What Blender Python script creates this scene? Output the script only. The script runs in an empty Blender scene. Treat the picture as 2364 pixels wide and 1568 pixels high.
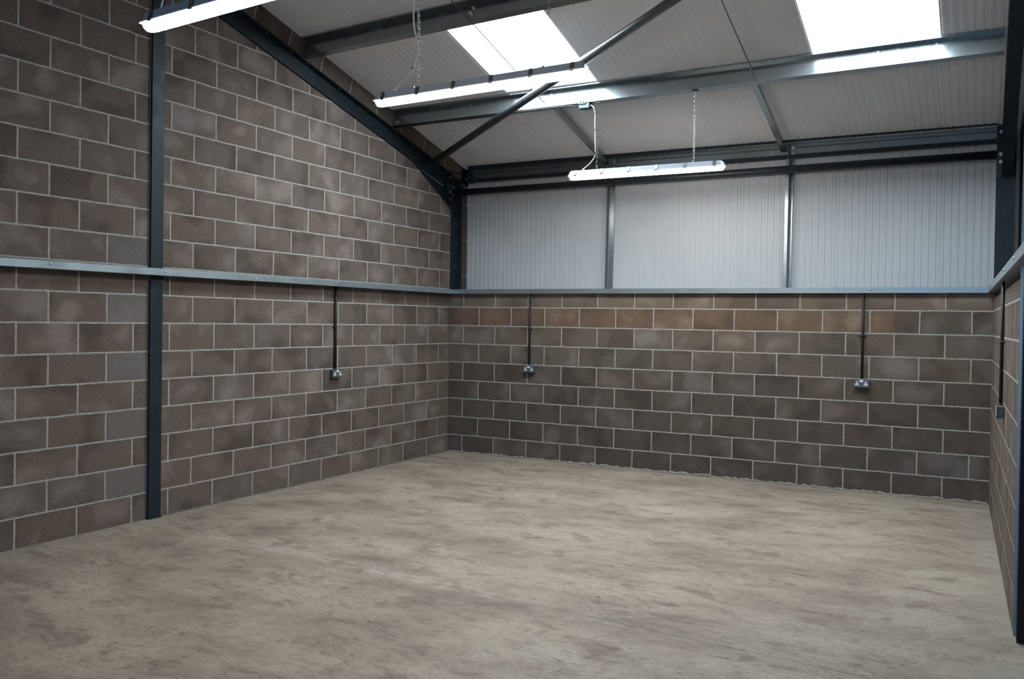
import bpy, bmesh, math, random
from mathutils import Vector, Matrix
random.seed(7)
D = bpy.data
scene = bpy.context.scene
col = scene.collection
T = 0.268            # roof pitch, rise per metre
RC = 3.580           # roof underside height at y = 0
CN, SN = math.cos(math.atan(T)), math.sin(math.atan(T))
FZ = -0.055          # floor level
RIDGE = -7.0
FRONT = -11.5
JD = 0.0664          # block joints lie at 0.225*k - JD
XR = 6.0077          # right wall at y = 0
SLR = 0.0288         # right wall runs off square

# ------------------------------------------------------------ node helpers
class G:
    def __init__(s, name):
        s.m = D.materials.new(name); s.m.use_nodes = True
        s.t = s.m.node_tree; s.n = s.t.nodes; s.l = s.t.links
        s.b = s.n['Principled BSDF']
    def put(s, sock, v):
        if v is None: return
        if isinstance(v, bpy.types.NodeSocket): s.l.new(v, sock)
        else:
            if hasattr(sock.default_value, '__len__') and not hasattr(v, '__len__'):
                v = (v,) * len(sock.default_value)
            elif hasattr(sock.default_value, '__len__') and len(sock.default_value) == 4 and len(v) == 3:
                v = tuple(v) + (1,)
            sock.default_value = v
    def math(s, op, a, b=None, c=None, clamp=False):
        n = s.n.new('ShaderNodeMath'); n.operation = op; n.use_clamp = clamp
        s.put(n.inputs[0], a); s.put(n.inputs[1], b); s.put(n.inputs[2], c)
        return n.outputs[0]
    def vmath(s, op, a, b=None, scale=None):
        n = s.n.new('ShaderNodeVectorMath'); n.operation = op
        s.put(n.inputs[0], a); s.put(n.inputs[1], b)
        if scale is not None: s.put(n.inputs['Scale'], scale)
        return n.outputs[0]
    def coord(s, kind='Object'):
        return s.n.new('ShaderNodeTexCoord').outputs[kind]
    def sep(s, v):
        n = s.n.new('ShaderNodeSeparateXYZ'); s.put(n.inputs[0], v); return n.outputs
    def comb(s, x, y, z):
        n = s.n.new('ShaderNodeCombineXYZ')
        s.put(n.inputs[0], x); s.put(n.inputs[1], y); s.put(n.inputs[2], z); return n.outputs[0]
    def noise(s, v, scale, detail=3, rough=.55, dist=0, out=0):
        n = s.n.new('ShaderNodeTexNoise'); s.put(n.inputs['Vector'], v)
        n.inputs['Scale'].default_value = scale; n.inputs['Detail'].default_value = detail
        n.inputs['Roughness'].default_value = rough; n.inputs['Distortion'].default_value = dist
        return n.outputs[out]
    def voro(s, v, scale, out=0, feature='F1'):
        n = s.n.new('ShaderNodeTexVoronoi'); n.feature = feature; s.put(n.inputs['Vector'], v)
        n.inputs['Scale'].default_value = scale; return n.outputs[out]
    def white(s, v, out=0):
        n = s.n.new('ShaderNodeTexWhiteNoise'); s.put(n.inputs['Vector'], v); return n.outputs[out]
    def ramp(s, f, stops, interp='LINEAR'):
        n = s.n.new('ShaderNodeValToRGB'); s.put(n.inputs[0], f)
        e = n.color_ramp.elements; n.color_ramp.interpolation = interp
        e[0].position = stops[0][0]; e[0].color = (*stops[0][1], 1) if hasattr(stops[0][1], '__len__') else (stops[0][1],)*3 + (1,)
        e[1].position = stops[-1][0]; e[1].color = (*stops[-1][1], 1) if hasattr(stops[-1][1], '__len__') else (stops[-1][1],)*3 + (1,)
        for p, c in stops[1:-1]:
            k = e.new(p); k.color = (*c, 1) if hasattr(c, '__len__') else (c,)*3 + (1,)
        return n.outputs[0]
    def maprange(s, v, a, b, c=0., d=1., smooth=False):
        n = s.n.new('ShaderNodeMapRange'); s.put(n.inputs[0], v)
        if smooth: n.interpolation_type = 'SMOOTHSTEP'
        for i, x in enumerate((a, b, c, d)): s.put(n.inputs[1+i], x)
        return n.outputs[0]
    def mix(s, f, a, b, mode='MIX'):
        n = s.n.new('ShaderNodeMix'); n.data_type = 'RGBA'; n.blend_type = mode
        s.put(n.inputs[0], f); s.put(n.inputs[6], a); s.put(n.inputs[7], b); return n.outputs[2]
    def bump(s, h, strength=.3, dist=.01, normal=None):
        n = s.n.new('ShaderNodeBump'); s.put(n.inputs['Height'], h)
        n.inputs['Strength'].default_value = strength; n.inputs['Distance'].default_value = dist
        if normal is not None: s.put(n.inputs['Normal'], normal)
        return n.outputs[0]
    def done(s, color=None, rough=None, metal=None, normal=None, spec=None):
        s.put(s.b.inputs['Base Color'], color); s.put(s.b.inputs['Roughness'], rough)
        s.put(s.b.inputs['Metallic'], metal); s.put(s.b.inputs['Specular IOR Level'], spec)
        if normal is not None: s.put(s.b.inputs['Normal'], normal)
        return s.m

def block_mat(name, uaxis, flip, odd_off, shift, dark, mid, pale, kind='left'):
    """fair-faced concrete blocks, 440 x 215 with 10 mm joints"""
    g = G(name)
    P = g.coord(); x, y, z = g.sep(P)
    U = {'x': x, 'y': y}[uaxis]
    if flip: U = g.math('MULTIPLY', U, -1)
    V = g.math('ADD', z, JD)
    if kind == 'slope':      # one course laid on the slope of the rafter
        U = g.math('SUBTRACT', g.math('MULTIPLY', y, -CN), g.math('MULTIPLY', z, -SN))
        V = g.math('SUBTRACT', g.math('ADD', g.math('MULTIPLY', y, SN), g.math('MULTIPLY', z, CN)), RC*CN - .31)
    wob = g.noise(P, 7, 2, out=1); wx, wy, _ = g.sep(wob)
    wob2 = g.noise(P, 45, 2, out=1); w2x, w2y, _ = g.sep(wob2)
    U = g.math('ADD', U, g.math('ADD', g.math('MULTIPLY_ADD', wx, .007, -.0035), g.math('MULTIPLY_ADD', w2x, .005, -.0025)))
    V = g.math('ADD', V, g.math('ADD', g.math('MULTIPLY_ADD', wy, .009, -.0045), g.math('MULTIPLY_ADD', w2y, .005, -.0025)))
    bh = .225 if kind != 'slope' else 2.0
    row = g.math('FLOOR', g.math('DIVIDE', V, bh))
    par = g.math('FLOORED_MODULO', row, 2)
    if kind == 'left':       # bond changes across the steel post
        far = g.math('GREATER_THAN', U, 4.18)
        U = g.math('ADD', U, g.math('MULTIPLY', far, .12))
    off = g.math('MULTIPLY_ADD', g.math('ABSOLUTE', g.math('SUBTRACT', par, odd_off)), .225, shift)
    U2 = g.math('ADD', U, off)
    c = g.math('FLOOR', g.math('DIVIDE', U2, .45))
    fu = g.math('SUBTRACT', U2, g.math('MULTIPLY', c, .45))
    fv = g.math('SUBTRACT', V, g.math('MULTIPLY', row, bh))
    du = g.math('MINIMUM', fu, g.math('SUBTRACT', .45, fu))
    dv = g.math('MINIMUM', fv, g.math('SUBTRACT', bh, fv))
    d = g.math('MINIMUM', du, dv)
    mort = g.maprange(d, .0050, .0078, 1, 0, True)
    rnd = g.white(g.comb(row, c, 3.7), 1)
    r1, r2, r3 = g.sep(rnd)
    BP = g.vmath('ADD', P, g.vmath('SCALE', rnd, scale=9.0))
    # cloudy bloom inside each block
    cl = g.noise(BP, 3.3, 1.5, .45, .25)
    cl = g.math('ADD', cl, g.math('MULTIPLY_ADD', r1, .18, -.09))
    rim = g.maprange(d, .0, .09, -.05, .04)
    cl = g.math('ADD', cl, rim)
    base = g.ramp(cl, [(.30, dark), (.45, mid), (.55, mid), (.74, pale)])
    # warm / grey drift from block to block
    warm = g.mix(g.maprange(r2, .0, 1., 0, .5), base, g.mix(1, base, (1.08, .99, .90), 'MULTIPLY'))
    base = g.mix(g.maprange(r3, .5, 1., 0, .28), warm, g.mix(1, warm, (.86, .95, 1.04), 'MULTIPLY'))
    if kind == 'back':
        rr = g.math('DIVIDE', row, 10)  # tint by course: block colour, plus some shade painted into the lower courses
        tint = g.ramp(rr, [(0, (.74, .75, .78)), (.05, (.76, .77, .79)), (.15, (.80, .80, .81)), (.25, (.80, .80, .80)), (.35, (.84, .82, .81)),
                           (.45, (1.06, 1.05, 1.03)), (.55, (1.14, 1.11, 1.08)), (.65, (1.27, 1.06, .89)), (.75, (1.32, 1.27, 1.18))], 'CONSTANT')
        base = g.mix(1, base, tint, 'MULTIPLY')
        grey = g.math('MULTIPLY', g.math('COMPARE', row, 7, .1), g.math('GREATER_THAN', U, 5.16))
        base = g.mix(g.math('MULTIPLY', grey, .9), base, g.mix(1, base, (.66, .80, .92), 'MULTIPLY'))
    if kind == 'left':       # the cut blocks beside the post are a paler, greyer batch
        cut = g.math('MULTIPLY', g.math('MULTIPLY', g.math('GREATER_THAN', U, 4.3), g.math('LESS_THAN', U, 4.71)), g.math('MULTIPLY', par, g.math('LESS_THAN', row, 10)))
        base = g.mix(g.math('MULTIPLY', cut, .55), base, (.150, .142, .140))
    # aggregate
    s1 = g.noise(P, 170, 3, .65); s2 = g.noise(BP, 60, 3, .6)
    grain = g.ramp(s1, [(.33, .42), (.46, .92), (.58, 1.10), (.70, 1.6)])
    base = g.mix(.75, base, grain, 'MULTIPLY')
    base = g.mix(.5, base, g.ramp(s2, [(.3, .72), (.7, 1.28)]), 'MULTIPLY')
    base = g.mix(g.maprange(g.noise(P, 130, 2, .6), .56, .66, 0, .45), base, g.mix(1, base, (1.9, 1.45, 1.05), 'MULTIPLY'))
    pits = g.maprange(g.voro(P, 95), .05, .17, 1, 0)
    pits = g.math('MULTIPLY', pits, g.math('GREATER_THAN', g.noise(P, 30, 1), .52))
    base = g.mix(g.math('MULTIPLY', pits, .7), base, (.018, .014, .012))
    mc = g.mix(g.maprange(g.noise(P, 26, 3), .35, .7), (.27, .265, .235), (.38, .375, .34))
    color = g.mix(mort, base, mc)
    h = g.math('ADD', g.math('MULTIPLY', s1, .35), g.math('MULTIPLY', pits, -.6))
    h = g.math('ADD', g.math('MULTIPLY', h, g.math('SUBTRACT', 1, mort)), g.math('MULTIPLY', mort, .55))
    return g.done(color, .92, 0, g.bump(h, .55, .006), .2)

def plain(name, c, rough=.5, metal=0., spec=.5, var=.0, scale=20, bump=0):
    g = G(name)
    color = c
    if var:
        n = g.noise(g.coord(), scale, 4, .6)
        color = g.mix(1, c, g.ramp(n, [(.3, 1-var), (.7, 1+var)]), 'MULTIPLY')
        rr = g.maprange(n, .3, .7, max(rough-.07, .02), min(rough+.07, 1))
        nm = g.bump(n, .2, bump) if bump else None
        return g.done(color, rr, metal, nm, spec)
    return g.done(color, rough, metal, None, spec)

def emis(name, c, e, base=(.8, .8, .8)):
    g = G(name); g.put(g.b.inputs['Base Color'], base)
    g.put(g.b.inputs['Emission Color'], c); g.b.inputs['Emission Strength'].default_value = e
    return g.m

M = {}
M['blk_left'] = block_mat('left_blockwork', 'y', True, 0, 0, (.084, .065, .055), (.126, .099, .085), (.195, .163, .150), 'left')
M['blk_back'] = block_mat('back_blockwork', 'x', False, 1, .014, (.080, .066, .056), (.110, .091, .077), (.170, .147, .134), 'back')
M['blk_right'] = block_mat('right_blockwork', 'y', True, 0, .1, (.088, .067, .055), (.122, .095, .079), (.18, .15, .135), 'right')
M['blk_slope'] = block_mat('raking_blockwork', 'y', True, 0, .31, (.085, .065, .053), (.115, .090, .075), (.15, .125, .11), 'slope')
M['blk_end'] = block_mat('upright_blockwork', 'y', True, 0, 0, (.060, .045, .037), (.085, .064, .053), (.11, .09, .08), 'right')
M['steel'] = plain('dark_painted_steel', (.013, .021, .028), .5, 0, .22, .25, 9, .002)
M['steel_tube'] = plain('dark_primed_tube', (.017, .024, .029), .38, 0, .6, .35, 14, .002)
M['black'] = plain('black_conduit', (.005, .006, .008), .55, 0, .5)
M['bolt'] = plain('zinc_bolt', (.45, .48, .50), .3, 1.)
M['chain'] = plain('bright_zinc_chain', (.75, .78, .80), .22, 1.)
M['cable'] = plain('pale_grey_flex', (.55, .56, .56), .5)
M['housing'] = plain('light_grey_housing', (.30, .35, .40), .42, 0, .5)
M['clip'] = plain('stainless_clip', (.32, .30, .27), .35, 1.)
M['box'] = plain('grey_socket_box', (.085, .10, .112), .45, .2, .5, .1, 40)
M['white'] = plain('white_insert', (.62, .63, .62), .4)
M['slot'] = plain('black_slot', (.01, .01, .01), .6)
M['sticker'] = plain('grey_sticker', (.2, .22, .21), .6)
M['liner'] = plain('white_liner_sheet', (.49, .51, .53), .42, 0, .45, .03, 3)
M['roofliner'] = plain('white_roof_liner', (.78, .78, .80), .42, 0, .45, .03, 3)
M['darkwall'] = plain('dark_sheeting', (.02, .027, .034), .6)
M['trim'] = plain('galvanised_flashing', (.30, .36, .39), .38, .75, .5, .06, 5)
M['mortar'] = plain('pale_mortar', (.21, .19, .16), .95, 0, .2, .3, 40, .01)
M['rodmat'] = plain('grey_rod', (.12, .15, .16), .4, .7)

g = G('galvanised_steel')
P = g.coord()
sp = g.voro(P, 70, 1); n = g.noise(P, 6, 4)
r_, _, _ = g.sep(sp)
cc = g.mix(1, g.mix(n, (.26, .29, .30), (.33, .36, .37)), g.ramp(r_, [(0, .94), (1, 1.06)]), 'MULTIPLY')
M['galv'] = g.done(cc, g.maprange(g.math('ADD', g.math('MULTIPLY', r_, .12), n), .3, 1., .22, .30), .85, g.bump(n, .06, .01))

g = G('power_floated_concrete')
P = g.coord(); x, y, z = g.sep(P)
warp = g.vmath('SCALE', g.vmath('SUBTRACT', g.noise(P, .9, 3, out=1), (.5, .5, .5)), scale=.45)
PW = g.vmath('ADD', P, warp)
PS = g.vmath('MULTIPLY', PW, (1.0, 1.9, 1.0))
a = g.noise(PS, 1.1, 6, .62, .15)
b = g.noise(g.vmath('ADD', PS, (5, 3, 0)), 3.2, 7, .66, .2)
c = g.noise(g.vmath('MULTIPLY', PW, (1.2, 4.5, 1)), 5.5, 6, .7, .3)
c0 = g.ramp(a, [(.30, (.170, .130, .104)), (.45, (.248, .198, .158)), (.58, (.305, .250, .202)), (.75, (.345, .292, .240))])
c1 = g.mix(g.maprange(b, .50, .68, 0, .75, True), c0, (.150, .112, .092))
c1 = g.mix(g.maprange(g.noise(g.vmath('ADD', PS, (9, 1, 0)), 2.3, 6, .65, .2), .55, .72, 0, .65, True), c1, (.345, .290, .235))
c1 = g.mix(g.maprange(c, .57, .72, 0, .55, True), c1, (.098, .078, .070))
gr = g.noise(P, 60, 4, .7)
c1 = g.mix(.6, c1, g.ramp(gr, [(.3, .78), (.7, 1.2)]), 'MULTIPLY')
fz = g.noise(PS, 14, 5, .7)
c1 = g.mix(.7, c1, g.ramp(fz, [(.33, (.74, .68, .66)), (.5, (1.0, 1.0, 1.0)), (.68, (1.14, 1.13, 1.12))]), 'MULTIPLY')
# short dark trowel marks in patches
tm = g.noise(g.vmath('MULTIPLY', PW, (7, 34, 1)), 1.6, 4, .75, .4)
patch = g.maprange(g.noise(g.vmath('ADD', P, (2.3, 7.7, 0)), .75, 2), .47, .60, .12, 1, True)
mk = g.math('MULTIPLY', g.maprange(tm, .575, .64, 0, .75), patch)
c1 = g.mix(mk, c1, (.050, .046, .046))
sc = g.noise(g.vmath('MULTIPLY', PW, (10, 22, 1)), 1.8, 3, .7, .6)
c1 = g.mix(g.maprange(sc, .665, .70, 0, .7), c1, (.055, .048, .045))
# saw cut with pale dust beside it
jl = g.math('ADD', g.math('ADD', y, 4.265), g.math('MULTIPLY', x, .073))
aj = g.math('ABSOLUTE', jl)
dust = g.math('MULTIPLY', g.maprange(aj, .0, .11, 1, 0, True), g.maprange(g.noise(PW, 5, 4), .42, .66, 0, .5))
dust = g.math('MULTIPLY', dust, g.maprange(x, 3.0, 4.6, 1, .12))
c1 = g.mix(dust, c1, (.46, .42, .38))
cut = g.math('MULTIPLY', g.maprange(aj, .0018, .0042, 1, 0), g.maprange(g.noise(P, 3.3, 2), .38, .5, .25, .9))
c1 = g.mix(cut, c1, (.055, .047, .042))
# pale laitance along the wall foot
edge = g.math('MINIMUM', g.math('MULTIPLY', y, -1), g.math('MINIMUM', x, g.math('SUBTRACT', 6.06, x)))
c1 = g.mix(g.math('MULTIPLY', g.maprange(edge, .02, .22, .75, 0), g.maprange(g.noise(P, 7, 4), .35, .6)), c1, (.235, .215, .178))
hh = g.math('ADD', g.math('MULTIPLY', b, .5), g.math('MULTIPLY', gr, .2))
hh = g.math('SUBTRACT', hh, g.math('MULTIPLY', cut, .6))
M['floor'] = g.done(c1, g.maprange(b, .35, .65, .52, .72), 0, g.bump(hh, .25, .01), .35)

SKYE, TUBE = 26.0, 42.0
M['rooflight'] = emis('daylit_rooflight', (.80, .93, 1.0), SKYE)
M['diffuser'] = emis('lit_diffuser', (1.0, .955, .89), TUBE)

# ------------------------------------------------------------ mesh helpers
def link(name, bm, mat, parent=None, loc=None, smooth=False, flipfix=True):
    """bm holds world coordinates; origin moves to loc (or the parent's place)"""
    if flipfix: bmesh.ops.recalc_face_normals(bm, faces=bm.faces[:])
    o0 = Vector(loc) if loc is not None else (parent['_o'] if parent is not None and '_o' in parent else Vector((0, 0, 0)))
    o0 = Vector(o0)
    bmesh.ops.translate(bm, verts=bm.verts[:], vec=-o0)
    me = D.meshes.new(name); bm.to_mesh(me); bm.free()
    if not isinstance(mat, (list, tuple)): mat = [mat]
    for m in mat: me.materials.append(m)
    if smooth:
        for p in me.polygons: p.use_smooth = True
    o = D.objects.new(name, me); col.objects.link(o)
    if parent is not None:
        o.parent = parent
        if loc is not None: o.location = o0 - ORG[parent.name]
    elif loc is not None: o.location = o0
    return o
ORG = {}
def part(name, bm, mat, parent, smooth=False):
    """child of a thing: mesh in the thing's frame"""
    org = ORG[parent.name]
    bmesh.ops.recalc_face_normals(bm, faces=bm.faces[:])
    bmesh.ops.translate(bm, verts=bm.verts[:], vec=-org)
    me = D.meshes.new(name); bm.to_mesh(me); bm.free()
    if not isinstance(mat, (list, tuple)): mat = [mat]
    for m in mat: me.materials.append(m)
    if smooth:
        for p in me.polygons: p.use_smooth = True
    o = D.objects.new(name, me); col.objects.link(o); o.parent = parent
    ORG[o.name] = org
    return o
def whole(name, bm, mat, loc, smooth=False):
    """a thing that is one mesh"""
    loc = Vector(loc)
    bmesh.ops.recalc_face_normals(bm, faces=bm.faces[:])
    bmesh.ops.translate(bm, verts=bm.verts[:], vec=-loc)
    me = D.meshes.new(name); bm.to_mesh(me); bm.free()
    if not isinstance(mat, (list, tuple)): mat = [mat]
    for m in mat: me.materials.append(m)
    if smooth:
        for p in me.polygons: p.use_smooth = True
    o = D.objects.new(name, me); col.objects.link(o); o.location = loc
    ORG[o.name] = loc
    return o
def thing(name, loc):
    o = D.objects.new(name, None); col.objects.link(o); o.location = loc
    o.empty_display_size = .1; ORG[o.name] = Vector(loc); return o
def tag(o, label, cat, group=None, kind=None):
    o['label'] = label; o['category'] = cat
    if group: o['group'] = group
    if kind: o['kind'] = kind
    return o
def struct(name, bm, mat, smooth=False):
    o = whole(name, bm, mat, (0, 0, 0), smooth); o['kind'] = 'structure'; return o

def box(bm, a, b, bev=0, mi=0):
    r = bmesh.ops.create_cube(bm, size=1)
    vs = r['verts']; ctr = (Vector(a)+Vector(b))/2; s = Vector(b)-Vector(a)
    for v in vs: v.co = Vector((v.co.x*abs(s.x), v.co.y*abs(s.y), v.co.z*abs(s.z))) + ctr
    fs = {f for v in vs for f in v.link_faces}
    if bev:
        es = {e for v in vs for e in v.link_edges}
        r2 = bmesh.ops.bevel(bm, geom=list(es), offset=bev, segments=2, affect='EDGES', profile=.5)
        fs = set(r2['faces']) | {f for f in fs if f.is_valid}
    for f in fs: f.material_index = mi
    return vs
def sweep(bm, prof, p0, p1, ax_u, ax_v, cap=True):
    """prof: closed list of (u, v); swept from p0 to p1"""
    p0, p1, U, V = map(Vector, (p0, p1, ax_u, ax_v))
    A = [bm.verts.new(p0 + U*u + V*v) for u, v in prof]
    B = [bm.verts.new(p1 + U*u + V*v) for u, v in prof]
    n = len(prof)
    for i in range(n):
        bm.faces.new((A[i], A[(i+1) % n], B[(i+1) % n], B[i]))
    if cap:
        bm.faces.new(A); bm.faces.new(B)
def prism(bm, pts, off):
    A = [bm.verts.new(p) for p in pts]; off = Vector(off)
    B = [bm.verts.new(Vector(p)+off) for p in pts]
    n = len(pts)
    for i in range(n): bm.faces.new((A[i], A[(i+1) % n], B[(i+1) % n], B[i]))
    bm.faces.new(A); bm.faces.new(B)
def tube(bm, pts, r, seg=10, cap=True):
    pts = [Vector(p) for p in pts]; rings = []
    up0 = None
    for i, p in enumerate(pts):
        d = (pts[min(i+1, len(pts)-1)] - pts[max(i-1, 0)]).normalized()
        if up0 is None:
            up0 = Vector((0, 0, 1)) if abs(d.z) < .9 else Vector((1, 0, 0))
        s = d.cross(up0).normalized(); u = s.cross(d).normalized(); up0 = u
        rings.append([bm.verts.new(p + (s*math.cos(t)+u*math.sin(t))*r) for t in [2*math.pi*k/seg for k in range(seg)]])
    for a, b in zip(rings, rings[1:]):
        for k in range(seg): bm.faces.new((a[k], a[(k+1) % seg], b[(k+1) % seg], b[k]))
    if cap: bm.faces.new(rings[0]); bm.faces.new(rings[-1][::-1])
def hexbolt(bm, p, n, r=.012, h=.010):
    p, n = Vector(p), Vector(n).normalized()
    a = n.orthogonal().normalized(); b = n.cross(a)
    A = [p + (a*math.cos(t)+b*math.sin(t))*r for t in [math.pi/3*k for k in range(6)]]
    prism(bm, A, n*h)
    A = [p + (a*math.cos(t)+b*math.sin(t))*r*1.5 for t in [math.pi/8*k for k in range(16)]]
    prism(bm, A, n*h*.2)
def dome(bm, p, n, r, h):
    p, n = Vector(p), Vector(n).normalized()
    a = n.orthogonal().normalized(); b = n.cross(a)
    prev = None
    for j in range(4):
        t = j/4*math.pi/2
        ring = [bm.verts.new(p + (a*math.cos(q)+b*math.sin(q))*r*math.cos(t) + n*h*math.sin(t)) for q in [2*math.pi*k/10 for k in range(10)]]
        if prev:
            for k in range(10): bm.faces.new((prev[k], prev[(k+1) % 10], ring[(k+1) % 10], ring[k]))
        else: bm.faces.new(ring[::-1])
        prev = ring
    top = bm.verts.new(p+n*h)
    for k in range(10): bm.faces.new((prev[k], prev[(k+1) % 10], top))
NB = bmesh.new
def roofz(y, c=RC): return c - T*y if y > RIDGE else c - T*RIDGE - T*(RIDGE-y)

# ------------------------------------------------------------ floor
bm = NB(); box(bm, (-.3, FRONT-9, FZ-.2), (6.8, .5, FZ)); struct('floor', bm, M['floor'])

# ------------------------------------------------------------ left (gable) wall: blockwork below the rafter, raking course above it
RB = 3.188      # rafter underside at y=0 (before pitch), on the wall
HZ = 2.945
bm = NB()
prism(bm, [(0, .0, FZ-.1), (0, .0, HZ), (0, -.80, RB+.8*T-.006), (0, -4.13, roofz(-4.13, RB)), (0, -4.13, FZ-.1)], (-.2, 0, 0))
prism(bm, [(0, -4.25, FZ-.1), (0, -4.25, roofz(-4.25, RB)), (0, RIDGE, roofz(RIDGE, RB)), (0, FRONT, roofz(FRONT, RB)), (0, FRONT, FZ-.1)], (-.2, 0, 0))
wl = struct('wall_left', bm, M['blk_left'])
bm = NB()
RT = 3.385      # rafter top at y=0
prism(bm, [(0, .40, RT-.4*T+.0), (0, .40, RC-.4*T), (0, RIDGE, roofz(RIDGE)), (0, FRONT, roofz(FRONT)), (0, FRONT, roofz(FRONT, RT)), (0, RIDGE, roofz(RIDGE, RT))], (-.2, 0, 0))
part('raking_course', bm, M['blk_slope'], wl)
# upright blocks past the corner column
g_end = M['blk_end']
bm = NB(); 
for k in range(5):
    z0 = 1.70+.45*k
    box(bm, (-.2, .235, max(z0, 1.8)), (0.0, .395, min(z0+.438, 3.50)))
    box(bm, (-.2, .237, z0+.436), (-.002, .393, min(z0+.452, 3.50)), mi=1)
part('upright_block_pier', bm, [plain('brown_block', (.080, .061, .051), .93, 0, .2, .25, 120, .004), M['mortar']], wl)

# ------------------------------------------------------------ back wall: low blockwork + liner sheets above
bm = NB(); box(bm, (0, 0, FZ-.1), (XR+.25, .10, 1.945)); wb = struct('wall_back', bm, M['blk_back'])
DD = .0034
def liner(bm, x0, x1, f0, f1, up, joint0):
    """ribbed sheet between x0,x1; f0(x)/f1(x) give the two ends, 'up' is the rib direction"""
    up = Vector(up); xs = []
    pitch = 1/15.; k = math.floor((x0-joint0)/pitch)
    x = joint0 + k*pitch
    while x < x1:
        i = round((x-joint0)/pitch) % 15
        dd = DD
        if i == 0:
            pr = [(0, 0), (.001, -.004), (.006, -.004), (.007, 0), (.012, 0), (.015, dd), (.031, dd), (.034, 0)]
        else:
            pr = [(0, 0), (.0025, dd), (.0310, dd), (.0335, 0)]
        xs += [(x+a, h) for a, h in pr]
        x += pitch
    xs = [(x0, 0)] + [p for p in xs if x0 < p[0] < x1] + [(x1, 0)]
    A = [bm.verts.new(f0(x)+up*h) for x, h in xs]; B = [bm.verts.new(f1(x)+up*h) for x, h in xs]
    for i in range(len(xs)-1): bm.faces.new((A[i], A[i+1], B[i+1], B[i]))
bm = NB()
liner(bm, 0.005, 6.35, lambda x: Vector((x, .385, 1.85)), lambda x: Vector((x, .385, 3.48)), (0, -1, 0), .53)
part('liner_sheet', bm, M['liner'], wb)
bm = NB(); box(bm, (0, .10, 1.85), (6.3, .385, 1.93)); part('wall_head_board', bm, M['trim'], wb)
# rough mortar fillet along the wall foot
bm = NB(); prev = None; x = 0.0
while x < 6.0:
    w = .012+.026*random.random()**2; h = .012+.02*random.random()**1.5
    ring = [bm.verts.new((x, .001, FZ-.001)), bm.verts.new((x, -w, FZ-.001)), bm.verts.new((x, -w*.55, FZ+h*.55)), bm.verts.new((x, .001, FZ+h))]
    if prev:
        for k in range(3): bm.faces.new((prev[k], prev[k+1], ring[k+1], ring[k]))
    prev = ring; x += .018+.03*random.random()
part('mortar_fillet', bm, M['mortar'], wb, True)
bm = NB(); prev = None; y = -.03
while y > -4.1:
    w = .006+.014*random.random()**2; h = .006+.012*random.random()**1.5
    ring = [bm.verts.new((-.001, y, FZ-.001)), bm.verts.new((w, y, FZ-.001)), bm.verts.new((w*.5, y, FZ+h*.55)), bm.verts.new((-.001, y, FZ+h))]
    if prev:
        for k in range(3): bm.faces.new((prev[k], prev[k+1], ring[k+1], ring[k]))
    prev = ring; y -= .018+.03*random.random()
part('mortar_fillet', bm, plain('dull_mortar', (.10, .088, .072), .95, 0, .2, .3, 40, .01), wl, True)

# ------------------------------------------------------------ right wall: low blockwork, dark sheeting above, behind the frame
YE = -3.70
def rx(y): return XR - SLR*y
bm = NB(); prism(bm, [(rx(0), 0, FZ-.1), (rx(0)+.22, 0, FZ-.1), (rx(YE)+.22, YE, FZ-.1), (rx(YE), YE, FZ-.1)], (0, 0, 2.0))
wr = struct('wall_right', bm, M['blk_right'])
bm = NB(); prism(bm, [(6.21, .39, 1.8), (6.27, .39, 1.8), (6.42, YE-.1, 1.8), (6.36, YE-.1, 1.8)], (0, 0, 3.4))
part('upper_sheeting', bm, M['darkwall'], wr)
bm = NB(); box(bm, (6.40, YE-.05, FZ), (6.5, FRONT, 5.4)); part('near_wall', bm, M['darkwall'], wr)
bm = NB()          # front wall with its loading door standing open
prism(bm, [(-.2, FRONT, FZ), (3.4, FRONT, FZ), (3.4, FRONT, 3.3), (6.3, FRONT, 3.3), (6.3, FRONT, FZ), (6.7, FRONT, FZ), (6.7, FRONT, 4.3), (-.2, FRONT, 4.3)], (0, -.15, 0))
struct('wall_front', bm, M['darkwall'])

# ------------------------------------------------------------ roof: ribbed liner with openings for the rooflights
RL = [(1.520, 2.530), (4.573, 5.580)]      # x spans
RLY = (-1.27, -2.655)
DD = .0019
xs = [-.2, RL[0][0], RL[0][1], RL[1][0], RL[1][1], 6.7]
bm = NB()
def rp(x, y): return Vector((x, y, roofz(y)))
nrm = (0, -SN, -CN)
for i in range(5):
    a, b = xs[i], xs[i+1]
    if i in (1, 3):
        spans = [(.42, RLY[0]), (RLY[1], RIDGE)]
    else: spans = [(.42, RIDGE)]
    for y0, y1 in spans:
        liner(bm, a, b, lambda x, y0=y0: rp(x, y0), lambda x, y1=y1: rp(x, y1), nrm, .53)
    fs = [(RIDGE, FRONT)]
    for y0, y1 in fs:
        liner(bm, a, b, lambda x, y0=y0: rp(x, y0), lambda x, y1=y1: rp(x, y1), (0, SN, -CN), .53)
ceil = struct('ceiling', bm, M['roofliner'])
for k, (a, b) in enumerate(RL):
    bm = NB()
    prism(bm, [rp(a, RLY[0]), rp(b, RLY[0]), rp(b, RLY[1]), rp(a, RLY[1])], (0, SN*.03, CN*.03))
    w = struct('window_%d' % (k+1), bm, M['rooflight'])
bm = NB()
# sheet-fixing screw tips poking through near the eaves
for x in (.17, .86, 1.16, 2.13, 2.80, 3.09, 4.17):
    y = .17; z = roofz(y)
    p = Vector((x, y, z)); tube(bm, [p, p+Vector((0, -.004, -.022))], .0025, 6)
part('screw_tip', bm, M['bolt'], ceil)

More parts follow.
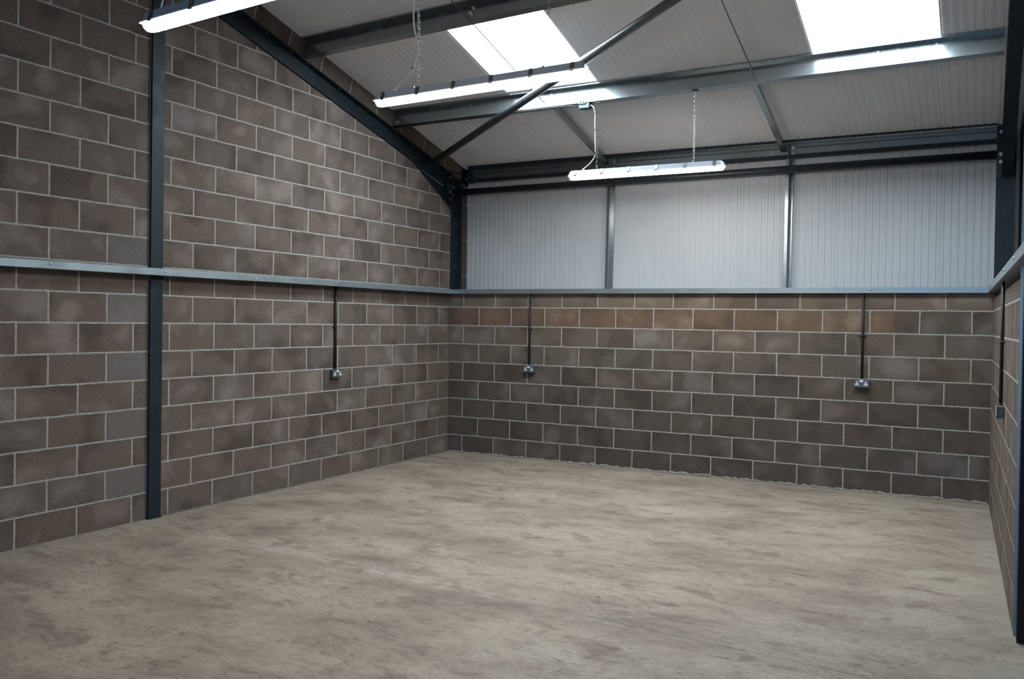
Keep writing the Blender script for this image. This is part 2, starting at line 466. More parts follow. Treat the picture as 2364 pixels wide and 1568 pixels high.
# ------------------------------------------------------------ flashings (rails) on top of the low walls
ZB, ZT = 1.898, 1.953
def screws(parent, pts, n):
    for p in pts:
        bm = NB(); dome(bm, p, n, .0085, .006); 
        part('screw', bm, M['bolt'], parent, True)
bm = NB()
prof = [(0, ZB), (.10, ZB), (.10, ZT), (.0, ZT+.004), (-.0, ZT-.004), (.092, ZT-.006), (.092, ZB+.006), (0, ZB+.006)]
prof = [(.0, ZB-.002), (.10, ZB-.002), (.10, ZT-.003), (.002, ZT)]
sweep(bm, prof, (0, 0, 0), (0, -3.16, 0), (1, 0, 0), (0, 0, 1))
t1 = struct('trim_1', bm, M['trim'])
bm = NB()
prof = [(.0, ZB-.004), (.102, ZB-.004), (.102, ZT-.005), (.002, ZT-.002)]
sweep(bm, prof, (0, -3.16, 0), (0, -9.0, -.02), (1, 0, 0), (0, 0, 1))
t2 = struct('trim_2', bm, M['trim'])
screws(t1, [(.10, y, 1.927) for y in (-.10, -.232, -1.205, -2.171, -3.095)], (1, 0, 0))
screws(t2, [(.102, y, 1.920) for y in (-3.235, -4.172, -5.104)], (1, 0, 0))
bm = NB()
sweep(bm, [(.10, ZB), (-.045, ZB), (-.045, ZT), (.10, ZT+.003)], (.10, 0, 0), (XR, 0, .006), (0, 1, 0), (0, 0, 1))
t3 = struct('trim_3', bm, M['trim'])
screws(t3, [(x, -.045, 1.927) for x in (.964, 1.912, 2.878, 3.01)] + [(x, -.045, 1.935) for x in (3.98, 4.944, 5.903)], (0, -1, 0))
bm = NB()
prism(bm, [(rx(0)-.045, -.0, ZB+.006), (rx(0)+.2, 0, ZB+.006), (rx(-4.9)+.02, -4.9, ZB+.006), (rx(-4.9)-.045, -4.9, ZB+.006)], (0, 0, .055))
t4 = struct('trim_4', bm, M['trim'])
screws(t4, [(rx(y)-.045, y, 1.934) for y in (-.9, -1.9, -2.95, -3.9)], (-1, 0, 0))
# narrow corner bead between left and back wall
bm = NB(); box(bm, (.001, -.004, FZ), (.008, .002, 1.9)); bd = struct('trim_5', bm, plain('grey_movement_joint', (.05, .056, .06), .7))

# ------------------------------------------------------------ steel frame at the left gable
def ibeam(bm, p0, p1, web, flange, depth, fw, tf=.011, tw=.008):
    """I section swept p0->p1; web: unit vector along depth, flange: unit vector along flange width; p on the centre line"""
    h = depth/2; w = fw/2
    prof = [(-w, -h), (w, -h), (w, -h+tf), (tw/2, -h+tf), (tw/2, h-tf), (w, h-tf), (w, h), (-w, h), (-w, h-tf), (-tw/2, h-tf), (-tw/2, -h+tf), (-w, -h+tf)]
    sweep(bm, prof, p0, p1, flange, web)
# corner column
cc = thing('steel_column', (-.04, .12, FZ))
tag(cc, 'dark steel corner column where the rafter comes down beside the left block wall', 'column')
bm = NB(); ibeam(bm, (-.045, .12, 1.7), (-.045, .12, 3.41), (0, 1, 0), (1, 0, 0), .232, .12, .011, .008)
part('section', bm, M['steel'], cc)
bm = NB(); box(bm, (-.105, .004, 3.41), (.018, .236, 3.42)); part('cap_plate', bm, M['steel'], cc)
bm = NB(); box(bm, (-.04, .016, 2.93), (.012, .225, 2.942)); box(bm, (-.04, .016, 3.33), (.012, .225, 3.342)); part('stiffener', bm, M['steel'], cc)
for (y, z) in ((.05, 3.225), (.05, 3.13)):
    bm = NB(); hexbolt(bm, (.0, y, z), (1, 0, 0), .011, .012); part('bolt', bm, M['bolt'], cc)
for z in (2.78, 2.52, 2.24):
    bm = NB(); hexbolt(bm, (-.035, .16, z), (1, 0, 0), .007, .03); part('bolt', bm, M['bolt'], cc)

# rafter: I section half buried in the blockwork, with haunch, end plate and row of bolts
ra = thing('steel_rafter', (0, -.01, 3.28))
tag(ra, 'dark steel rafter sloping up along the left block gable, with haunch at its foot', 'beam')
rd = .19; cz = (RB+RT)/2
dir_up = Vector((0, -CN, SN)); wv = Vector((0, SN, CN))
bm = NB()
p0 = Vector((-.04, -.012, cz+.012*T)); p1 = Vector((-.04, RIDGE+.02, roofz(RIDGE+.02, cz)))
ibeam(bm, p0, p1, wv, (1, 0, 0), rd, .125, .011, .008)
part('section', bm, M['steel'], ra)
bm = NB()
prism(bm, [(-.044, -.012, HZ+.01), (-.044, -.79, RB+.79*T-.004), (-.044, -.012, RB)], (.008, 0, 0))
hd = (Vector((0, -.80, RB+.8*T-.006)) - Vector((0, -.0, HZ))).normalized(); hn = Vector((0, -hd.z, hd.y)) * -1
prism(bm, [Vector((-.1, -.012, HZ+.006)), Vector((-.1, -.80, RB+.8*T-.004)), Vector((-.1, -.80, RB+.8*T+.006)), Vector((-.1, -.012, HZ+.018))], (.122, 0, 0))
part('haunch', bm, M['steel'], ra)
bm = NB(); box(bm, (-.1, -.014, HZ-.02), (.022, .003, RT+.02)); part('end_plate', bm, M['steel'], ra)
for z in (3.335, 3.245, 3.155, 3.065):
    bm = NB(); hexbolt(bm, (-.005, -.014, z), (0, -1, 0), .012, .013); part('bolt', bm, M['bolt'], ra)
bm = NB(); box(bm, (-.04, -.11, 3.05), (.0, -.10, 3.36)); part('stiffener', bm, M['steel'], ra)
for y in (-3.055, -2.742, -2.533, -2.065, -1.604):
    bm = NB(); dome(bm, (.012, y, roofz(y, RT)-.024), (0, -SN, -CN), .006, .006); part('screw', bm, M['bolt'], ra, True)

# gable post standing on the floor
gp = thing('gable_post', (0, -4.19, FZ))
tag(gp, 'dark steel post standing against the left block wall, floor to roof', 'column')
bm = NB(); box(bm, (-.18, -4.185, FZ), (.005, -4.177, 4.28)); box(bm, (.0, -4.246, FZ), (.022, -4.132, 4.26), .002)
part('section', bm, M['steel'], gp)
bm = NB(); box(bm, (-.15, -4.249, FZ-.002), (.032, -4.128, FZ+.012)); part('base_plate', bm, M['steel'], gp)

# ------------------------------------------------------------ right-hand frame
rc = thing('steel_column', (6.09, .1, FZ))
tag(rc, 'dark steel column rising above the rail in the right-hand corner', 'column')
bm = NB(); ibeam(bm, (6.09, .12, 1.96), (6.09, .12, 3.45), (0, 1, 0), (1, 0, 0), .24, .158, .012, .009)
part('section', bm, M['steel'], rc)
bm = NB(); box(bm, (6.01, -.002, 2.95), (6.17, .0, 2.965)); box(bm, (6.01, -.012, 2.955), (6.17, .0, 3.45)); part('end_plate', bm, M['steel'], rc)
for z in (3.385, 3.18, 3.11):
    bm = NB(); hexbolt(bm, (6.045, -.012, z), (0, -1, 0), .011, .012); part('bolt', bm, M['bolt'], rc)
rr_ = thing('steel_rafter', (6.1, -.02, 3.28))
tag(rr_, 'dark steel rafter climbing toward the viewer at the right edge', 'beam')
bm = NB(); ibeam(bm, (6.105, -.014, cz-.01), (6.105, RIDGE+.02, roofz(RIDGE+.02, cz-.01)), wv, (1, 0, 0), .20, .105, .011, .008)
part('section', bm, M['steel'], rr_)
bm = NB()
prism(bm, [(6.10, -.014, 2.97), (6.10, -.75, RB+.74*T-.004), (6.10, -.014, RB)], (.008, 0, 0))
prism(bm, [(6.055, -.014, 2.965), (6.055, -.76, RB+.75*T-.006), (6.055, -.76, RB+.75*T+.004), (6.055, -.014, 2.977)], (.10, 0, 0))
part('haunch', bm, M['steel'], rr_)
# near post at the end of the right wall
np_ = thing('door_post', (6.2, YE-.06, FZ))
tag(np_, 'black steel post at the near end of the right block wall', 'column')
xe = rx(YE)
bm = NB(); box(bm, (xe+.012, YE-.13, FZ), (xe+.22, YE-.012, 4.5)); part('section', bm, plain('black_painted_steel', (.004, .0045, .006), .5, 0, .3), np_)
bm = NB(); box(bm, (xe-.002, YE-.014, FZ), (xe+.04, YE-.0005, 4.5)); part('edge_angle', bm, M['trim'], np_)

# ------------------------------------------------------------ purlins (Z sections) on the rafters
PH, PF = .17, .062
def purlin(name, ytl, ytr, label, x0=.004, x1=6.04, mat='galv', sleeve=None, conduit=False):
    """ytl/ytr: y of the flange tip at the sheet, left and right end"""
    o = thing(name, (x0, ytl, roofz(ytl)))
    tag(o, label, 'beam', None)
    def P3(x, s, n):     # s up-slope from flange tip, n below the sheet
        t = (x-0)/6.0; y0 = ytl+(ytr-ytl)*t
        base = Vector((x, y0, roofz(y0)))
        return base + Vector((0, -CN, SN))*s + Vector((0, -SN, -CN))*n
    th = .002
    # profile (s, n): lip, top flange (toward the ridge), web, bottom flange (toward the eaves), lip
    prof = [(0, .018), (0, .003), (-PF, .003), (-PF, PH), (-2*PF, PH), (-2*PF, PH-.018), (-2*PF+th, PH-.018), (-2*PF+th, PH-th), (-PF-th, PH-th), (-PF-th, .001), (th*.0+.002, .001), (.002, .018)]
    # widen the corner radii a little so the web catches light
    bm = NB()
    A = [bm.verts.new(P3(x0, s, n)) for s, n in prof]; B = [bm.verts.new(P3(x1, s, n)) for s, n in prof]
    k = len(prof)
    for i in range(k): bm.faces.new((A[i], A[(i+1) % k], B[(i+1) % k], B[i]))
    bm.faces.new(A); bm.faces.new(B)
    part('section', bm, M[mat], o)
    return o, P3
PUR = [(-1.205, -1.315), (-2.605, -2.90), (-4.235, -4.245), (-6.045, -6.05)]
def P3f(ytl, ytr):
    def f(x, s, n):
        t = x/6.0; y0 = ytl+(ytr-ytl)*t
        return Vector((x, y0, roofz(y0))) + Vector((0, -CN, SN))*s + Vector((0, -SN, -CN))*n
    return f
pl2, F2 = purlin('purlin', *PUR[0], 'galvanised purlin crossing just below the two rooflights, cable box under it', mat='galv')
pl3, F3 = purlin('purlin', *PUR[1], 'galvanised purlin crossing the top of the left rooflight')
pl4, F4 = purlin('purlin', *PUR[2], 'galvanised purlin nearer the ridge that carries the middle light')
pl5, F5 = purlin('purlin', *PUR[3], 'galvanised purlin nearest the ridge that carries the nearest light')
# sleeve end / bolts / sticker / lip slots on the lower purlin
a = F2(.045, -PF+.003, .12); b = F2(.085, -PF+.003, .15)
bm = NB(); box(bm, (a.x, a.y-.004, b.z), (b.x+.01, a.y-.001, a.z)); part('sticker', bm, M['sticker'], pl2)
for x in (.52, 1.02, 2.0, 3.05, 4.02, 5.1, 5.55):
    bm = NB(); p = F2(x, -PF, .035); hexbolt(bm, p, (0, -CN, SN), .007, .008); part('bolt', bm, M['bolt'], pl2)
for x in (2.96, 3.38, 3.58, 3.95, 4.22):
    bm = NB(); p = F2(x, .0045, .010); box(bm, (x-.002, p.y-.002, p.z-.012), (x+.002, p.y+.001, p.z+.010)); part('lip_clip', bm, M['rodmat'], pl2)
bm = NB(); p = F3(.55, -PF+.002, .09); box(bm, (.549, p.y-.004, p.z-.06), (.553, p.y, p.z+.05)); part('sleeve_edge', bm, M['steel'], pl3)
for n_, x in ((.05, 1.99), (.10, 1.97)):
    bm = NB(); p = F3(x, -PF, n_); hexbolt(bm, p, (0, -CN, SN), .011, .02); part('bolt', bm, M['chain'], pl3)

# eaves beam
eb = thing('eaves_beam', (.08, .30, 3.33))
tag(eb, 'galvanised eaves beam along the top of the back wall, between the corner columns', 'beam')
def esweep(bm, prof, x0=.10, x1=6.02):
    sweep(bm, [(y, z) for y, z in prof], (x0, 0, -.014), (x1, 0, .016), (0, 1, 0), (0, 0, 1))
bm = NB()
esweep(bm, [(.235, 3.497), (.235, 3.515), (.302, 3.500), (.302, 3.445), (.286, 3.430), (.286, 3.352), (.302, 3.342), (.302, 3.330), (.240, 3.330), (.240, 3.345),
            (.237, 3.345), (.237, 3.327), (.305, 3.327), (.305, 3.345), (.289, 3.355), (.289, 3.428), (.305, 3.443), (.305, 3.503), (.232, 3.519), (.232, 3.497)])
part('section', bm, M['galv'], eb)
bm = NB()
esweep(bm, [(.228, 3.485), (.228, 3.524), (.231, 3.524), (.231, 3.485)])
part('top_shade_strip', bm, M['steel'], eb)  # added dark strip, paints the shaded band under the sheet edge
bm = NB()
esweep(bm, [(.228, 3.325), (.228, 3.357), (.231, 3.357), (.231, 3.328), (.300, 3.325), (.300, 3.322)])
part('bottom_shade_strip', bm, M['steel'], eb)  # added dark strip, paints the dark reflection along the foot of the beam
bm = NB(); box(bm, (.085, .22, 3.30), (.135, .30, 3.47)); part('end_cleat', bm, M['steel'], eb)
bm = NB(); hexbolt(bm, (.07, .235, 3.345), (0, -1, 0), .012, .012); part('bolt', bm, M['bolt'], eb)
for x in (2.03, 4.07):
    bm = NB(); box(bm, (x-.0, .278, 3.335), (x+.06, .284, 3.475)); box(bm, (x-.004, .22, 3.335), (x+.0, .284, 3.475)); cl_ = part('strut_cleat', bm, M['galv'], eb)
    for z in (3.375, 3.44):
        bm = NB(); hexbolt(bm, (x+.035, .278, z), (0, -1, 0), .010, .012); part('bolt', bm, M['bolt'], eb)

# ------------------------------------------------------------ tubes
tt = NB(); tube(tt, [(-.03, .15, 3.172), (6.09, .15, 3.206)], .040, 24)
o = whole('tie_tube', tt, M['steel_tube'], (0, .15, 3.172), True)
tag(o, 'dark round tie tube running across above the white back cladding', 'tube')
bt = NB()
M['brace'] = plain('grey_painted_tube', (.075, .088, .095), .34, .2, .6, .2, 10, .002)
pa, pb = Vector((.06, -.49, 3.30+.49*T)), Vector((6.05, -4.01, 3.30+4.01*T))
tube(bt, [pa, pb], .038, 24)
o = whole('bracing_tube', bt, M['brace'], pa, True)
tag(o, 'dark diagonal bracing tube rising from the left rafter across the left rooflight', 'tube')
o2 = NB(); box(o2, (-.035, -.52, 3.385), (.10, -.46, 3.397)); part('end_cleat', o2, M['steel'], o)

# struts between eaves beam and lower purlin, rods between purlins
def strut(x0, x1, label):
    a = F2(x0, -PF-.05, PH-.055); b = Vector((x1, .262, 3.40))
    o = thing('purlin_strut', b)
    tag(o, label, 'strut')
    d = (a-b).normalized(); side = Vector((1, 0, 0)); nn = d.cross(side).normalized()
    if nn.z < 0: nn = -nn
    bm = NB()
    sweep(bm, [(-.027, 0), (.027, 0), (.027, .045), (.024, .045), (.024, .003), (-.027, .003)], b, a, side, nn)
    part('section', bm, M['galv'], o)
    return o
strut(1.975, 1.985, 'galvanised strut sloping to the eaves beam behind the far light chain')
strut(4.025, 4.015, 'galvanised strut sloping to the eaves beam right of the far light')
def rod(x, Fa, Fb, label):
    a = Fa(x, -2*PF+.0, PH-.05); b = Fb(x, -PF+.002, .125)
    bm = NB(); d = (a-b).normalized(); side = Vector((1, 0, 0)); nn = d.cross(side).normalized()
    sweep(bm, [(-.006, 0), (.006, 0), (.006, .003), (-.003, .003), (-.003, .012), (-.006, .012)], b, a, side, nn)
    bm2 = bm; o = whole('sag_rod', bm, M['rodmat'], b)
    tag(o, label, 'rod')
rod(1.93, F3, F2, 'thin steel sag rod crossing the left rooflight')
rod(4.07, F3, F2, 'thin steel sag rod left of the right rooflight')
rod(1.93, F4, F3, 'thin steel sag rod above the left rooflight, between the upper purlins')

# vertical rails on the cladding
def mull(x, w, label, lean):
    o = thing('sheeting_post', (x, .28, 1.95))
    tag(o, label, 'post')
    bm = NB()
    prof = [(0, 0), (w, 0), (w, .003), (.003, .003), (.003, .085), (-.03, .085), (-.03, .082), (0, .082)] if lean < 0 else \
           [(0, 0), (w, 0), (w, .082), (w+.03, .082), (w+.03, .085), (w-.003, .085), (w-.003, .003), (0, .003)]
    sweep(bm, prof, (x, .283, 1.93), (x+abs(lean), .283, 3.33), (1, 0, 0), (0, 1, 0))
    part('section', bm, M['galv'], o)
    return o
mull(1.970, .032, 'galvanised sheeting post below the far light, left of the two on the white cladding', .016)
mull(4.024, .034, 'shiny galvanised sheeting post, right of the two on the white cladding', .008)

# ------------------------------------------------------------ batten lights on chains
def link_ring(bm, c, axis, up, L=.026, W=.015, r=.0016):
    c, axis, up = Vector(c), Vector(axis), Vector(up)
    pts = []
    for k in range(10):
        t = 2*math.pi*k/10
        u = math.sin(t)*L/2*.9 + (L*.12 if math.sin(t) > 0 else -L*.12)
        pts.append(c + up*u + axis*math.cos(t)*W/2)
    n = len(pts); seg = 4; rings = []
    nrm = axis.cross(up).normalized()
    for i in range(n):
        d = (pts[(i+1) % n]-pts[i-1]).normalized(); s = d.cross(nrm).normalized()
        rings.append([bm.verts.new(pts[i] + (s*math.cos(q)+nrm*math.sin(q))*r) for q in [math.pi/2*k for k in range(seg)]])
    for i in range(n):
        a, b = rings[i], rings[(i+1) % n]
        for k in range(seg): bm.faces.new((a[k], a[(k+1) % seg], b[(k+1) % seg], b[k]))
def chain_bm(bm, p0, p1, sway=0.0):
    p0, p1 = Vector(p0), Vector(p1); Ln = (p1-p0).length; st = .0225; n = int(Ln/st)
    for i in range(n+1):
        t = (i+.5)/(n+1); p = p0.lerp(p1, t)
        p.x += sway*math.sin(t*math.pi*3)*.5
        ax = Vector((1, .25, 0)).normalized() if i % 2 else Vector((.2, 1, 0)).normalized()
        link_ring(bm, p, ax, (0, 0, 1))
def fitting(x0, y, zb, label, tilt=0., L=1.57):
    """zb: underside of diffuser"""
    o = thing('batten_light', (x0+L/2, y, zb+.04))
    tag(o, label, 'light')
    def loft(secs, name, mat, prof_fn):
        bm = NB(); rings = []
        for (x, k) in secs:
            rings.append([bm.verts.new((x0+x, y+yy, zb+zz)) for yy, zz in prof_fn(k)])
        n = len(rings[0])
        for a, b in zip(rings, rings[1:]):
            for i in range(n): bm.faces.new((a[i], a[(i+1) % n], b[(i+1) % n], b[i]))
        bm.faces.new(rings[0]); bm.faces.new(rings[-1][::-1])
        return part(name, bm, mat, o, False)
    # housing: flared tray, narrower on top, sloped ends
    def hp(k):
        if k == 0: return [(-.035, .046), (.035, .046), (.032, .052), (.024, .068), (-.024, .068), (-.032, .052)]
        return [(-.047, .040), (.047, .040), (.043, .050), (.033, .088), (-.033, .088), (-.043, .050)]
    h = loft([(.008, 0), (.030, 1), (L-.030, 1), (L-.008, 0)], 'housing', M['housing'], hp)
    def lip(k):
        s = .86 if k == 0 else 1
        return [(-.049*s, .037), (.049*s, .037), (.049*s, .044), (-.049*s, .044)]
    loft([(.0, 0), (.014, 1), (L-.014, 1), (L, 0)], 'gasket_rim', M['white'], lip)
    def dp(k):
        s = (.55, .82, .96, 1)[k]
        ring = []
        for i in range(13):
            a = math.pi*i/12
            ring.append((.044*s*math.cos(a), .037 - .037*(.35+.65*s)*math.sin(a)*(1 if k > 0 else .6)))
        return ring
    loft([(.006, 0), (.016, 1), (.034, 2), (.055, 3), (L-.055, 3), (L-.034, 2), (L-.016, 1), (L-.006, 0)], 'diffuser', M['diffuser'], dp)
    for i in range(6):
        cx = .085 + (L-.17)*i/5
        for s in (-1, 1):
            bm = NB()
            pts = [(.050, .030), (.0515, .030), (.052, .046), (.0375, .0885), (.020, .0895), (.020, .0882), (.035, .087), (.050, .045)]
            prism(bm, [(x0+cx-.013, y+s*a, zb+b) for a, b in pts], (.026, 0, 0))
            part('clip', bm, M['clip'], o)
    for cx in (.305, L-.30):
        bm = NB()
        box(bm, (x0+cx-.022, y-.030, zb+.0885), (x0+cx+.022, y+.030, zb+.091)); box(bm, (x0+cx-.010, y-.004, zb+.090), (x0+cx+.010, y+.004, zb+.106))
        part('hook_bracket', bm, M['chain'], o)
    bm = NB(); tube(bm, [(x0+.15, y, zb+.086), (x0+.15, y, zb+.106)], .011, 10); part('cable_gland', bm, M['cable'], o, True)
    bm = NB(); tube(bm, [(x0+L-.020, y, zb+.060), (x0+L-.010, y, zb+.0585)], .014, 14); part('end_light_disc', bm, M['white'], o, True)  # white disc standing in for light showing through the end-cap hole
    if tilt:
        o.rotation_euler = (0, -tilt, 0)
    return o
def hang(x, y, z0, F, pur, lab, double=False, sway=0.):
    """chain from the purlin's bottom flange down to z0"""
    top = F(x, -PF-.03, PH+.002)
    o = thing('hanging_chain', top)
    tag(o, lab, 'chain')
    bm = NB(); box(bm, (x-.03, top.y-.012, top.z-.004), (x+.03, top.y+.012, top.z+.001)); tube(bm, [top, (x, top.y, top.z-.018)], .004, 8)
    part('girder_clip', bm, M['rodmat'], o)
    bm = NB(); chain_bm(bm, (x, top.y, top.z-.016), (x, y, z0+.016), sway)
    if double: chain_bm(bm, (x+.004, top.y, top.z-.25), (x+.010, y, z0+.016), sway)
    part('links', bm, M['chain'], o)
    return top
def flex(o, pts, r=.0048):
    # smooth the cable through its points (Catmull-Rom)
    P_ = [Vector(p) for p in pts]; out = []
    for i in range(len(P_)-1):
        a = P_[max(i-1, 0)]; b = P_[i]; c = P_[i+1]; d = P_[min(i+2, len(P_)-1)]
        for k in range(8):
            t = k/8; out.append(.5*((2*b)+(c-a)*t+(2*a-5*b+4*c-d)*t*t+(3*b-a-3*c+d)*t*t*t))
    out.append(P_[-1])
    bm = NB(); tube(bm, out, r, 8); c = part('cable', bm, M['cable'], o, True)
    bm = NB()
    return c
def ties(o, pts, r=.0085):
    for p in pts:
        bm = NB(); tube(bm, [Vector(p)-Vector((0, 0, .003)), Vector(p)+Vector((0, 0, .003))], r, 8); part('cable_tie', bm, M['black'], o)

# far light, under the lower purlin
L3 = (2.234, -1.235, 2.975)
f3 = fitting(*L3, 'lit batten light hanging farthest away, in front of the back cladding')
t3a = hang(2.527, L3[1], L3[2]+.095, F2, pl2, 'chain with white cable holding the left end of the farthest light')
hang(3.510, L3[1], L3[2]+.095, F2, pl2, 'single chain holding the right end of the farthest light')
flex(f3, [(2.384, L3[1], 3.068), (2.396, L3[1], 3.088), (2.455, L3[1], 3.13), (2.508, L3[1], 3.20), (2.514, L3[1]-.01, 3.26), (2.510, L3[1]-.01, 3.40), (2.506, L3[1]-.01, 3.52), (2.506, L3[1]-.01, 3.61), (2.492, L3[1]-.01, 3.665), (2.468, L3[1]-.005, 3.69), (2.448, L3[1]+.01, 3.698)])
ties(f3, [(2.512, L3[1]-.01, 3.225), (2.508, L3[1]-.01, 3.45), (2.506, L3[1]-.01, 3.61)])
# middle light
L2 = (2.205, -4.19, 3.030)
f2 = fitting(*L2, 'lit batten light in the middle, hanging across the left rooflight', .020, L=1.585)
hang(2.545, L2[1], L2[2]+.095, F4, pl4, 'double chain with grey cable holding the left end of the middle light', True, .012)
hang(3.52, L2[1], L2[2]+.10, F4, pl4, 'single chain holding the right end of the middle light')
flex(f2, [(2.358, L2[1], 3.128), (2.375, L2[1], 3.150), (2.44, L2[1], 3.19), (2.50, L2[1], 3.235), (2.535, L2[1]-.01, 3.29), (2.558, L2[1]-.01, 3.36), (2.552, L2[1]-.01, 3.43), (2.525, L2[1]-.01, 3.53), (2.522, L2[1]-.01, 3.66), (2.53, L2[1]-.01, 3.8), (2.54, L2[1]-.01, 4.2), (2.54, L2[1], 4.48)])
ties(f2, [(2.515, L2[1]-.01, 3.255), (2.528, L2[1]-.01, 3.74)])
# nearest light
L1 = (2.24, -6.0, 2.992)
f1 = fitting(*L1, 'lit batten light hanging nearest, at the upper left of the view', .048)
hang(2.50, L1[1], L1[2]+.095, F5, pl5, 'chain holding the nearest light at the top left edge of the view', True)
hang(3.46, L1[1], L1[2]+.095, F5, pl5, 'single chain holding the far end of the nearest light')
flex(f1, [(2.34, L1[1], 3.078), (2.35, L1[1], 3.11), (2.39, L1[1], 3.19), (2.46, L1[1], 3.27), (2.48, L1[1]-.01, 3.5), (2.48, L1[1]-.01, 4.9)])

# junction box and conduit under the lower purlin
jb = thing('junction_box', (2.385, -1.31, 3.69))
tag(jb, 'small dark junction box fixed under the lower purlin above the farthest light', 'box')
q = F2(2.385, -PF-.03, PH)
bm = NB(); box(bm, (2.330, q.y-.045, q.z-.052), (2.440, q.y+.04, q.z-.004), .004); part('body', bm, M['box'], jb)
bm = NB(); box(bm, (2.331, q.y-.056, q.z-.012), (2.410, q.y-.044, q.z+.022), .002); lid = part('lid', bm, M['rodmat'], jb)
for x in (2.353, 2.387):
    bm = NB(); tube(bm, [(x, q.y-.060, q.z+.006), (x, q.y-.055, q.z+.006)], .008, 10); part('knockout', bm, M['slot'], lid)
bm = NB(); tube(bm, [(2.440, q.y, q.z-.022), (2.455, q.y, q.z-.022)], .012, 10); part('gland', bm, M['black'], jb, True)
bm = NB(); ps = [F2(x, -PF-.014, PH+.010) for x in (.02, .5, 1.0, 1.5, 2.0, 2.17)] + [Vector((2.335, q.y-.01, q.z-.025))]
tube(bm, ps, .008, 10)
o = whole('conduit', bm, M['black'], ps[0], True)
tag(o, 'thin black conduit running under the lower purlin to the junction box', 'conduit')

# ------------------------------------------------------------ sockets and their conduits
def socket(ctr, right, out, zc, lab, clab, xoff=-.008, grp=None):
    """ctr: point on the wall below the conduit, right: unit vector to the viewer's right along the wall, out: wall normal"""
    R_, O_ = Vector(right), Vector(out); Z = Vector((0, 0, 1)); c = Vector(ctr); c.z = zc
    def ob(bm, u0, u1, o0, o1, z0, z1, bev=0):
        bmt = NB(); box(bmt, (u0, o0, z0), (u1, o1, z1), bev)
        mtx = Matrix((( R_.x, O_.x, Z.x, c.x), (R_.y, O_.y, Z.y, c.y), (R_.z, O_.z, Z.z, c.z), (0, 0, 0, 1)))
        bmesh.ops.transform(bmt, matrix=mtx, verts=bmt.verts[:])
        me = D.meshes.new('tmp'); bmt.to_mesh(me); bmt.free(); bm.from_mesh(me); D.meshes.remove(me)
    s = thing('double_socket', c); tag(s, lab, 'socket')
    bm = NB(); ob(bm, -.070, .070, 0, .040, -.040, .040, .005); part('back_box', bm, M['box'], s)
    bm = NB(); ob(bm, -.073, .073, .0385, .046, -.043, .043, .004); fp = part('face_plate', bm, M['box'], s)
    for k, u in enumerate((-.041, .041)):
        bm = NB(); ob(bm, u-.008, u+.008, .0455, .0475, -.006, .018, .001); ob(bm, u-.019, u+.019, .0455, .0475, -.022, -.006, .001)
        ins = part('pin_insert', bm, M['white'], fp)
        for (a0, a1, b0, b1) in ((u-.002, u+.002, .004, .012), (u-.014, u-.008, -.016, -.012), (u+.008, u+.014, -.016, -.012)):
            bm = NB(); ob(bm, a0, a1, .0470, .0478, b0, b1); part('pin_slot', bm, M['slot'], ins)
    bm = NB(); ob(bm, -.017, -.001, .0455, .0495, .010, .035, .001); part('rocker_switch', bm, M['white'], fp)
    bm = NB(); ob(bm, .001, .017, .0455, .0495, .010, .035, .001); part('rocker_switch', bm, M['white'], fp)
    # conduit up to the rail
    cb = c + R_*xoff
    k = thing('conduit_drop', cb + Z*.04); tag(k, clab, 'conduit')
    bm = NB(); tube(bm, [cb+O_*.018+Z*.040, cb+O_*.018+Z*(1.90-zc)], .0122, 14); part('pipe', bm, M['black'], k, True)
    bm = NB(); zs = 1.482-zc
    tube(bm, [cb+O_*.018+Z*(zs-.010), cb+O_*.018+Z*(zs+.010)], .0145, 14)
    tube(bm, [cb+R_*(-.024)+O_*.0+Z*zs, cb+R_*(-.024)+O_*.012+Z*zs], .006, 10); tube(bm, [cb+R_*.024+O_*.0+Z*zs, cb+R_*.024+O_*.012+Z*zs], .006, 10)
    ob(bm, xoff-.026, xoff+.026, .0, .006, zs-.006, zs+.006)
    dome(bm, cb+R_*(-.024)+O_*.011+Z*zs, O_, .0075, .007); dome(bm, cb+R_*.024+O_*.011+Z*zs, O_, .0075, .007)
    part('saddle', bm, M['black'], k, True)
    bm = NB(); tube(bm, [cb+O_*.018+Z*.036, cb+O_*.018+Z*.052], .0155, 14); part('coupler', bm, M['black'], k, True)
socket((1.156, 0, 0), (1, 0, 0), (0, -1, 0), 1.014, 'grey double socket on the back wall, near its left corner', 'black conduit dropping from the rail at the left end of the back wall')
socket((4.873, 0, 0), (1, 0, 0), (0, -1, 0), 1.018, 'grey double socket at the right end of the back wall', 'black conduit dropping from the rail at the right end of the back wall', 0.0)
socket((0, -2.075, 0), (0, 1, 0), (1, 0, 0), 1.010, 'grey double socket on the left block wall', 'black conduit dropping from the rail on the left block wall', -.008)
ang = Vector((-1, -SLR, 0)).normalized(); alng = Vector((SLR, -1, 0)).normalized()
socket((rx(-2.29), -2.29, 0), tuple(alng), tuple(ang), 1.008, 'grey double socket seen end-on on the right block wall', 'black conduit dropping from the rail on the right block wall', -.06)

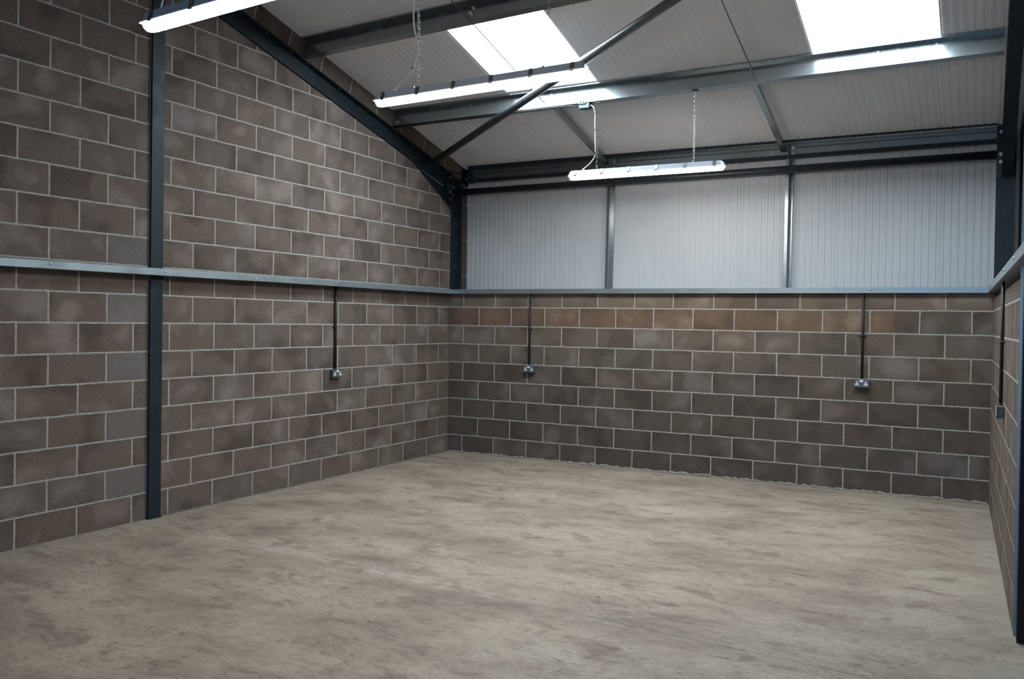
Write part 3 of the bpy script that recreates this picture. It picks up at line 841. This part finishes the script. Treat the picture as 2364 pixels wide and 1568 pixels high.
GROUPS = {'light': 'batten lights hung from the purlins', 'chain': 'chains holding the batten lights', 'socket': 'double sockets on the block walls',
          'conduit': 'black conduits', 'strut': 'struts below the lower purlin', 'rod': 'sag rods between the purlins', 'post': 'sheeting posts on the back cladding'}
for o in col.objects:
    c_ = o.get('category')
    if c_ in GROUPS: o['group'] = GROUPS[c_]
    elif o.name.startswith('purlin') and c_ == 'beam': o['group'] = 'galvanised purlins'
    elif o.name.startswith('steel_rafter'): o['group'] = 'steel rafters'
    elif o.name.startswith('steel_column'): o['group'] = 'corner columns'

# ------------------------------------------------------------ world, camera, view
w = D.worlds.new('World'); scene.world = w; w.use_nodes = True
bg = w.node_tree.nodes['Background']; bg.inputs[0].default_value = (.40, .66, 1.0, 1); bg.inputs[1].default_value = 2.6

yaw, pit, rol = -.465, -.0126, .0161
fwv = Vector((math.sin(yaw)*math.cos(pit), math.cos(yaw)*math.cos(pit), math.sin(pit)))
rt0 = Vector((math.cos(yaw), -math.sin(yaw), 0)); up0 = rt0.cross(fwv)
rt = rt0*math.cos(rol) + up0*math.sin(rol); up = -rt0*math.sin(rol) + up0*math.cos(rol)
cam = D.cameras.new('camera'); co = D.objects.new('camera', cam); col.objects.link(co)
mw = Matrix((rt, up, -fwv)).transposed().to_4x4(); mw.translation = Vector((5.9516, -8.8335, 1.5714)); co.matrix_world = mw
cam.sensor_fit = 'HORIZONTAL'; cam.sensor_width = 36
cam.lens = 1965.18*36/2364
cam.shift_x = -107.18/2364; cam.shift_y = -15.70/2364
cam.clip_start = .05; cam.clip_end = 100
scene.camera = co
vs = scene.view_settings
scene.display_settings.display_device = 'sRGB'
vs.view_transform = 'Standard'; vs.look = 'None'; vs.exposure = 0.38; vs.gamma = 1; vs.use_curve_mapping = False
scene.cycles.use_denoising = True
scene.cycles.max_bounces = 5; scene.cycles.diffuse_bounces = 4; scene.cycles.glossy_bounces = 3
scene.cycles.use_adaptive_sampling = True; scene.cycles.adaptive_threshold = .07; scene.cycles.adaptive_min_samples = 16
scene.cycles.caustics_reflective = False; scene.cycles.caustics_refractive = False
scene.cycles.sample_clamp_indirect = 6
